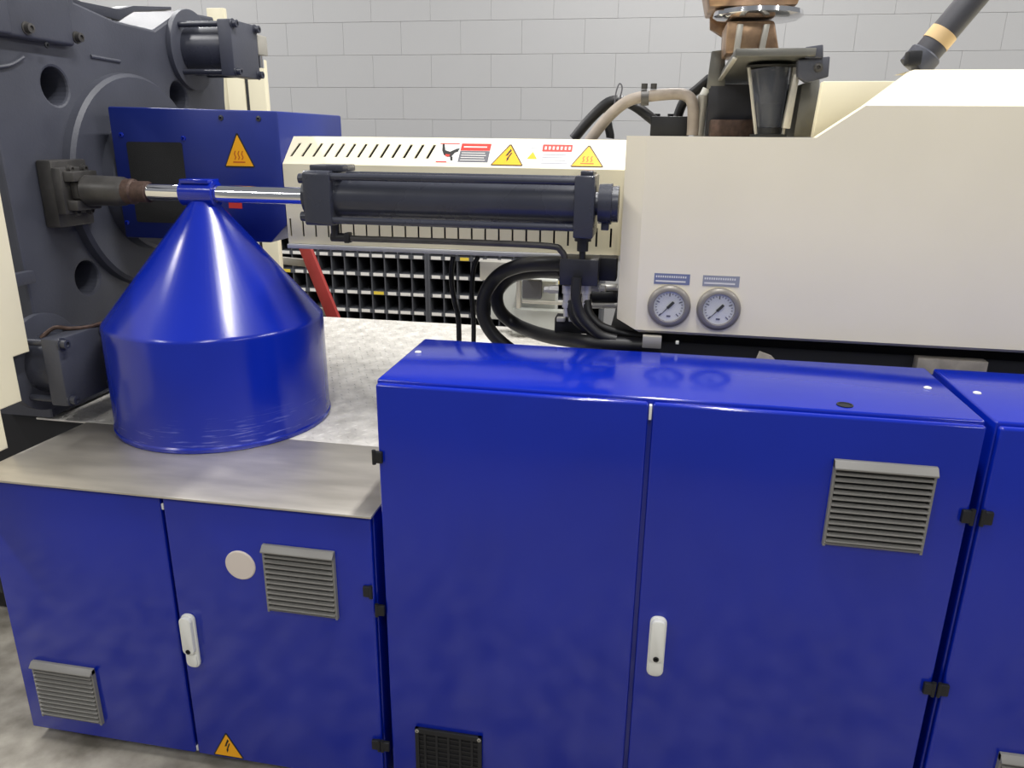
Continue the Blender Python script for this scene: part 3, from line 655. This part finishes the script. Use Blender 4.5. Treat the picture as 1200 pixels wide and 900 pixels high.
MB().hexa([(a0.x, Yn, a0.z+.008), (a1.x, Yn, a0.z+.008), (a1.x, Yn+.24, a0.z+.008), (a0.x, Yn+.24, a0.z+.008), (a0.x-.12, Yn-.1, a0.z+.5), (a1.x+.12, Yn-.1, a0.z+.5), (a1.x+.12, Yn+.34, a0.z+.5), (a0.x-.12, Yn+.34, a0.z+.5)], .004).build('bin', 'brown', hp)
MB().prism([nk(832, 18, Yn+.21), nk(858, 14, Yn+.21), nk(858, 62, Yn+.21), nk(848, 56, Yn+.21), nk(848, 42, Yn+.21), nk(832, 34, Yn+.21)], (0, .03, 0), .003).build('side_bracket', 'brown', hp)
MB().prism([nk(834, 60, 2.6), nk(850, 58, 2.6), nk(850, 104, 2.6), nk(828, 104, 2.6)], (0, .02, 0), .003).build('left_plate', 'steel2', hp)
# throat block below
a0, a1 = on(831, 104, Y=2.6), on(928, 158, Y=2.6)
MB().box((a0.x, 2.6, 1.657), (a1.x, 2.74, bk.z-.004), .004).build('throat_block', 'gun', hp)
a2, a3 = on(834, 140, Y=2.5), on(882, 158, Y=2.5)
MB().box((a2.x, 2.5, 1.657), (a3.x, 2.599, a2.z), .003).build('throat_foot', 'rust', hp)
p = [on(930, 158, Y=2.35), on(957, 157, Y=2.35), on(961, 93, Y=2.35), on(940, 98, Y=2.35)]
p[0].z = p[1].z = 1.657
MB().prism(p, (0, .25, 0), .003).build('side_panel', 'steel2', hp)
p = [on(917, 150, Y=2.3), on(926, 151, Y=2.3), on(938, 84, Y=2.3), on(930, 88, Y=2.3)]
MB().prism(p, (0, .03, 0), .002).build('white_strip', 'alu', hp)
p = [on(935, 70, Y=2.27), on(973, 66, Y=2.27), on(971, 90, Y=2.27), on(945, 97, Y=2.27), on(935, 90, Y=2.27)]
lg = MB().prism(p, (0, .03, 0), .003).build('lug', 'iron', hp)
MB().bolt(on(959, 79, Y=2.27), -YA, .009, .006).build('lug_bolt', 'iron2', hp)
p = [on(944, 55, Y=2.26), on(965, 52, Y=2.26), on(965, 68, Y=2.26), on(944, 68, Y=2.26)]
MB().prism(p, (0, .03, 0), .003).build('lug', 'iron', hp)
MB().bolt(on(949.5, 61.5, Y=2.26), -YA, .006, .004).build('lug_bolt', 'alu', hp)
# sight funnel
A = on(903, 80, Y=2.36); B = on(901, 150, Y=2.36)
sf = thing('sight_funnel', 'smoky clear tapered sight funnel hanging under the slide plate', 'funnel', (B.x, 2.36, 1.66))
MB().lathe((B.x, 2.36, B.z), A-B, [(0, .030), (.012, .033), (A.z-B.z-.012, .052), (A.z-B.z, .054)], 32).build('tube', 'smoke', sf)
MB().lathe((A.x, 2.36, A.z), (0, 0, 1), [(0, .055), (.004, .066), (max(.006, zpl+(bk.z-zpl)*.36-A.z-.002), .066)], 32).build('top_collar', 'ink', sf)
MB().lathe((B.x, 2.36, 1.657), (0, 0, 1), [(0, .05), (.006, .05), (.008, .034), (B.z-1.657, .032)], 32).build('foot', 'ink', sf)
MB().lathe((B.x, 2.36, B.z+.004), (0, 0, 1), [(0, .016), (.06, .02), (.062, .002)], 20).build('inner_core', 'hole', sf)
for s in (-1, 1):
    MB().cyl((A.x+s*.060, 2.335, A.z), (B.x+s*.036, 2.335, 1.664), .0045, 8).build('stay_rod', 'alu', sf)

# conduits and valve box behind the guard
cab = MB().tube([on(690, 166, Y=2.62), on(712, 138, Y=2.62), on(735, 119, Y=2.62), on(756, 113, Y=2.62)], .018, 12)
cab.build('x', 'beige'); o = bpy.data.objects['x']; o.name = 'flexible_conduit'; tag(o, 'grey-beige flexible conduit rising over the barrel guard', 'conduit')
tag(MB().tube([on(757, 113, Y=2.62), on(790, 110, Y=2.62), on(806, 113, Y=2.61), on(812, 124, Y=2.6), on(812, 148, Y=2.6), V((on(812, 150, Y=2.6).x, 2.6, 1.66))], .018, 12).build('bent_pipe', 'beige'), 'tan bent pipe hooking down in front of the black valve box', 'pipe')
jn = thing('pipe_clamp', 'small dark clamp joining the beige conduit and the tan pipe', 'clamp', on(756, 113, Y=2.62))
j = on(756, 113, Y=2.62); MB().cyl(j+V((-.012, 0, -.004)), j+V((.012, 0, -.003)), .024, 16).build('band', 'iron2', jn)
for dx in (-.004, .025): MB().cyl(j+V((dx, 0, .022)), j+V((dx, 0, .038)), .010, 10).build('screw', 'iron2', jn)
tag(MB().tube([on(672, 163, Y=2.68), on(694, 137, Y=2.68), on(716, 119, Y=2.68), on(740, 122, Y=2.68), on(765, 140, Y=2.66), on(772, 146, Y=2.66)], .017, 12).build('black_hose', 'black'), 'black hose arching behind the beige conduit to the valve box', 'hose')
tag(MB().tube([on(714, 118, Y=2.7), on(712, 140, Y=2.7), on(715, 158, Y=2.7), V((on(715, 160, Y=2.7).x, 2.7, 1.648))], .014, 10).build('black_hose', 'black'), 'short black hose dropping behind the beige conduit', 'hose')
tag(MB().tube([on(720, 124, Y=2.66), on(722, 108, Y=2.66), on(726, 98, Y=2.66), on(729, 104, Y=2.66), on(724, 122, Y=2.66)], .0025, 6).build('wire_loop', 'greyp'), 'thin wire loop standing up from the conduits', 'wire')
tag(MB().tube([on(794, 137, Y=2.72), on(802, 118, Y=2.72), on(818, 104, Y=2.7), on(832, 92, Y=2.68)], .016, 12).build('black_hose', 'black'), 'black hose rising from the valve box to the hopper', 'hose')
vb = thing('valve_box', 'small black valve box on top of the cream housing', 'box', (.1, 2.7, 1.656))
a0, a1 = on(763, 136, Y=2.64), on(809, 136, Y=2.64)
MB().box((a0.x, 2.64, 1.656), (a1.x, 2.76, a0.z), .004).build('body', 'bedblk', vb)
for px in (770, 786): q = on(px, 136, Y=2.66); MB().cyl((q.x, 2.68, a0.z-.001), (q.x, 2.68, a0.z+.008), .010, 12).build('screw', 'bedblk', vb)
sc = thing('cable_gland', 'white plastic cable gland beside the hopper throat', 'fitting', on(819, 130, Y=2.62))
A = on(819, 152, Y=2.62); MB().cyl((A.x, 2.62, 1.657), on(824, 112, Y=2.62), .016, 14).build('sleeve', 'alu', sc)
MB().cyl(on(824, 112, Y=2.62), on(828, 104, Y=2.62), .012, 12).build('nut', 'white', sc)

# charcoal material pipe at upper right
A = on(1078, 72, Y=2.12); B = on(1172, -40, Y=2.12)
vp = thing('feed_pipe', 'thick charcoal pipe rising from the housing top at upper right', 'pipe', A)
MB().cyl(A, B, .0315, 32).build('pipe', 'pipe', vp)
d = (B-A).normalized(); T = A+d*.047
MB().lathe(T, d, [(0, .0318), (0, .0328), (.03, .0328), (.03, .0318)], 32, caps=False).build('tape_band', 'tape', vp, label='tan tape band')
MB().lathe(A-d*.02, d, [(0, .038), (.038, .038), (.042, .035)], 28).build('coupling', 'iron', vp)
q = on(1070, 68, Y=2.08); MB().box((q.x-.015, 2.06, q.z-.017), (q.x+.015, 2.10, q.z+.015), .004).build('clamp_lug', 'bedblk', vp)

# ------------------------------------------------------------------ hoses, manifold and pump between housing and deck
mf = thing('valve_manifold', 'dark hydraulic valve manifold with bright fittings beside the housing', 'valve block', (-.16, 2.1, 1.2))
def fbox(px0, py0, px1, py1, Y, d, name, m, parent, bev=.003, label=None):
    a, b = on(px0, py0, Y=Y), on(px1, py1, Y=Y); return MB().box((min(a.x, b.x), Y, min(a.z, b.z)), (max(a.x, b.x), Y+d, max(a.z, b.z)), bev).build(name, m, parent, label)
fbox(656, 303, 700, 336, 2.0, .09, 'block', 'gun', mf)
for px in (665, 687):
    A = on(px, 336, Y=2.04); MB().lathe(A+V((0, 0, .004)), (0, 0, -1), [(0, .014), (.022, .014), (.023, .011), (.045, .011), (.046, .013), (.06, .013), (.061, .009), (.085, .009)], 12).build('fitting', 'zinc', mf)
for px, py in ((650, 339), (697, 337)):
    A = on(px, py, Y=2.08); MB().lathe(A, (1 if px > 670 else -1, -.2, 0), [(-.01, .012), (.016, .012), (.017, .009), (.03, .009)], 6).build('fitting', 'zinc', mf)
fbox(650, 372, 690, 392, 2.12, .06, 'lower_block', 'bedblk', mf)
for px in (658, 672): A = on(px, 373, Y=2.125); MB().box((A.x-.012, 2.105, A.z-.006), (A.x+.012, 2.123, A.z+.006), .002).build('fitting', 'zinc', mf)
fbox(700, 302, 722, 330, 2.06, .06, 'solenoid', 'bedblk', mf)
for py in (337, 357):
    A = on(694, py, Y=2.2); B = on(724, py, Y=2.2); MB().cyl(A, B, .011, 14).build('guide_rod', 'zinc', mf)
A, B = on(694, 347, Y=2.21), on(724, 347, Y=2.21); MB().cyl(A, B, .024, 18).build('actuator', 'bedblk', mf)
def hose(pts, r, label, Yv=None, m='black'):
    return tag(MB().tube([on(p[0], p[1], Y=(p[2] if len(p) > 2 else Yv)) for p in pts], r, 14).build('hydraulic_hose', m), label, 'hose')
hose([(660, 309, 2.1), (635, 309, 2.13), (608, 312, 2.2), (585, 322, 2.25), (569, 343, 2.25), (566, 368, 2.25), (578, 392, 2.25), (602, 413, 2.25)], .021, 'outermost thick black hose of the loop beside the manifold')
hose([(660, 317, 2.15), (630, 318, 2.24), (600, 324, 2.32), (583, 342, 2.33), (586, 364, 2.33), (606, 381, 2.33), (638, 393, 2.2), (672, 399, 2.05), (700, 402, 1.985), (752, 405, 1.985)], .021, 'inner thick black hose of the loop beside the manifold')
hose([(668, 352, 2.04), (672, 372, 2.03), (690, 388, 2.03), (720, 396, 2.03), (752, 400, 2.03)], .011, 'black hose bending from the left manifold fitting under the housing')
hose([(688, 352, 2.04), (690, 366, 2.03), (704, 382, 2.02), (728, 390, 2.02), (752, 394, 2.02)], .012, 'black hose bending from the right manifold fitting under the housing')
hose([(676, 325, 1.985), (675, 350, 1.98), (682, 372, 1.98), (702, 392, 1.98), (722, 398, 1.98)], .014, 'black hose hanging down the front of the manifold')
hose([(531, 300, 2.5), (529, 325, 2.5), (532, 350, 2.5), (537, 372, 2.5), (538, 400, 2.5)], .009, 'thin black cable nearest the parts shelf', m='bedblk')
hose([(560, 301, 2.45), (555, 315, 2.45), (553, 345, 2.45), (555, 375, 2.45), (555, 402, 2.45)], .008, 'thin black cable just left of the hose loop', m='bedblk')
tag(MB().box((GX0+.5, 2.45, zb0-.04), (GX1, 2.62, zb0-.02), .004).build('cable_tray', 'bedblk'), 'black cable tray under the barrel guard', 'tray')
pu = thing('pump_unit', 'grey-green pump unit seen through the black hose loop', 'pump', (-.6, 3.2, TZ))
def pb_(px0, py0, px1, py1, Y, d, name, m='pump', bev=.006): return fbox(px0, py0, px1, py1, Y, d, name, m, pu, bev)
pb_(575, 328, 650, 378, 3.22, .1, 'body'); pb_(606, 318, 668, 326, 3.12, .14, 'top_ledge', 'ivory')
pb_(605, 326, 610, 362, 3.13, .02, 'frame_bar', 'alu'); pb_(611, 352, 660, 358, 3.13, .02, 'frame_bar', 'alu')
pb_(612, 328, 634, 351, 3.19, .03, 'recess', 'greyp'); pb_(600, 362, 665, 395, 3.17, .05, 'foot', 'pump')
pb_(562, 306, 600, 330, 3.28, .06, 'motor_cover', 'alu')

# ------------------------------------------------------------------ background: parts shelves, ladder, rear guard
SY = 4.95
zr = [on(412, y, Y=SY).z for y in (298.5, 321.5, 342, 363)]
pit = (zr[0]-zr[3])/3; xm_ = on(501, 330, Y=SY).x; xp = on(472, 330, Y=SY).x-on(456.3, 330, Y=SY).x
meshes = {}
def shelf_unit(x0, n, label, seed):
    t = thing('parts_shelf', label, 'shelf', (x0, SY, 0), 'steel pigeonhole shelves on the back wall'); W = n*xp+.03
    for xa in (x0, x0+W-.016): MB().box((xa, SY-.004, 0), (xa+.016, SY+.30, 1.32), .001).build('side_panel', 'shelfm', t)
    MB().box((x0+.016, SY+.285, .1), (x0+W-.016, SY+.30, 1.32)).build('back_panel', 'shelfd', t)
    rnd = random.Random(seed)
    for r in range(-1, 8):
        z = zr[3]+pit*(r-1)-.0
        if z < .05 or z > 1.3: continue
        s = MB().box((x0+.016, SY, z-.014), (x0+W-.016, SY+.285, z+.012)).build('shelf_board', 'shelfm', t)
        if z > 1.05: continue
        for k in range(n):
            x = x0+.015+(k+.5)*xp
            w = rnd.choice((.034, .036, .03)); mm = 'cardy' if rnd.random() < .07 else 'card'
            key = (round(w, 3), mm)
            if key not in meshes: o = MB().box((-w, -.0015, -.0105), (w, 0, .0105)).build('label_card', mm, s, shift=(0, 0, 0)); meshes[key] = o.data
            else: o = link('label_card', meshes[key], mm, s)
            o.location = V((x+rnd.uniform(-.004, .004), SY-.0003, z+.0))-V((x0, SY, 0))
        for k in range(n-1):
            x = x0+.015+(k+1)*xp
            if 'div' not in meshes: o = MB().box((-.004, .004, .0125), (.004, .28, pit-.0145)).build('divider', 'shelfm', s, shift=(0, 0, 0)); meshes['div'] = o.data
            else: o = link('divider', meshes['div'], 'shelfm', s)
            o.location = V((x, SY, z))-V((x0, SY, 0))
    return t
W9 = 12*xp+.03
shelf_unit(xm_-W9-.001, 12, 'black pigeonhole parts shelf seen below the barrel guard, nearer the red ladder', 3)
shelf_unit(xm_+.001, 12, 'black pigeonhole parts shelf partly hidden behind the hose loop', 11)

ld = thing('step_ladder', 'red fiberglass step ladder standing behind the blue cone', 'ladder', (-1.6, 3.9, 0))
A, B = on(357, 292, Y=3.75), on(387, 366, Y=3.75); dr = (B-A)/(B.z-A.z)
top = A+dr*.38; foot = A+dr*(0-A.z)
off = V((-.42, .12, 0))
for k, q in enumerate((V((0, 0, 0)), off)):
    MB().prism([foot+q+V((-.035, 0, 0)), foot+q+V((.035, 0, 0)), top+q+V((.033, 0, 0)), top+q+V((-.033, 0, 0))], (0, .03, 0), .003).build('rail', 'redf', ld)
    MB().prism([foot+q+V((-.65, .05, 0)), foot+q+V((-.62, .05, 0)), top+q+V((-.02, .05, -.01)), top+q+V((-.05, .05, -.01))], (0, .025, 0), .002).build('rear_leg', 'alu', ld)
for zz in (1.26, 1.0, .74, .45, .15):
    c = A+dr*(zz-A.z); MB().prism([c+V((.03, .028, -.02)), c+V((-.05, .028, -.02)), c+V((-.05, .028, .02)), c+V((.03, .028, .02))], off+V((0, -.0, 0)), .004).build('step', 'alu', ld)
MB().prism([top+V((.045, -.01, 0)), top+V((-.06, -.01, 0)), top+V((-.06, -.01, .025)), top+V((.045, -.01, .025))], off+V((0, .03, 0)), .004).build('top_cap', 'redf', ld)

rg = thing('rear_guard', 'cream rear guard panels rising behind the platen corner', 'machine guard', (-2.2, 3.6, 0))
a0, a1 = on(262, 60, Y=3.6), on(283, 60, Y=3.6); a2, a3 = on(287, 60, Y=3.6), on(307, 60, Y=3.6); zt_ = on(255, 8, Y=3.6).z
MB().box((a0.x, 3.6, 0), (a1.x, 3.64, on(270, 70, Y=3.6).z), .003).build('panel', 'ivory', rg)
MB().box((a2.x, 3.6, 0), (a3.x, 3.64, on(270, 70, Y=3.6).z), .003).build('panel', 'ivory', rg)
MB().box((a1.x, 3.605, 0), (a2.x, 3.635, on(270, 75, Y=3.6).z), .002).build('joint_strip', 'bedblk', rg)
a0, a1 = on(240, 9, Y=3.6), on(262, 30, Y=3.6)
MB().box((a0.x, 3.61, a1.z-.6), (a1.x, 3.64, a0.z), .003).build('top_panel', 'ivory', rg)
print('objects', len(bpy.data.objects))
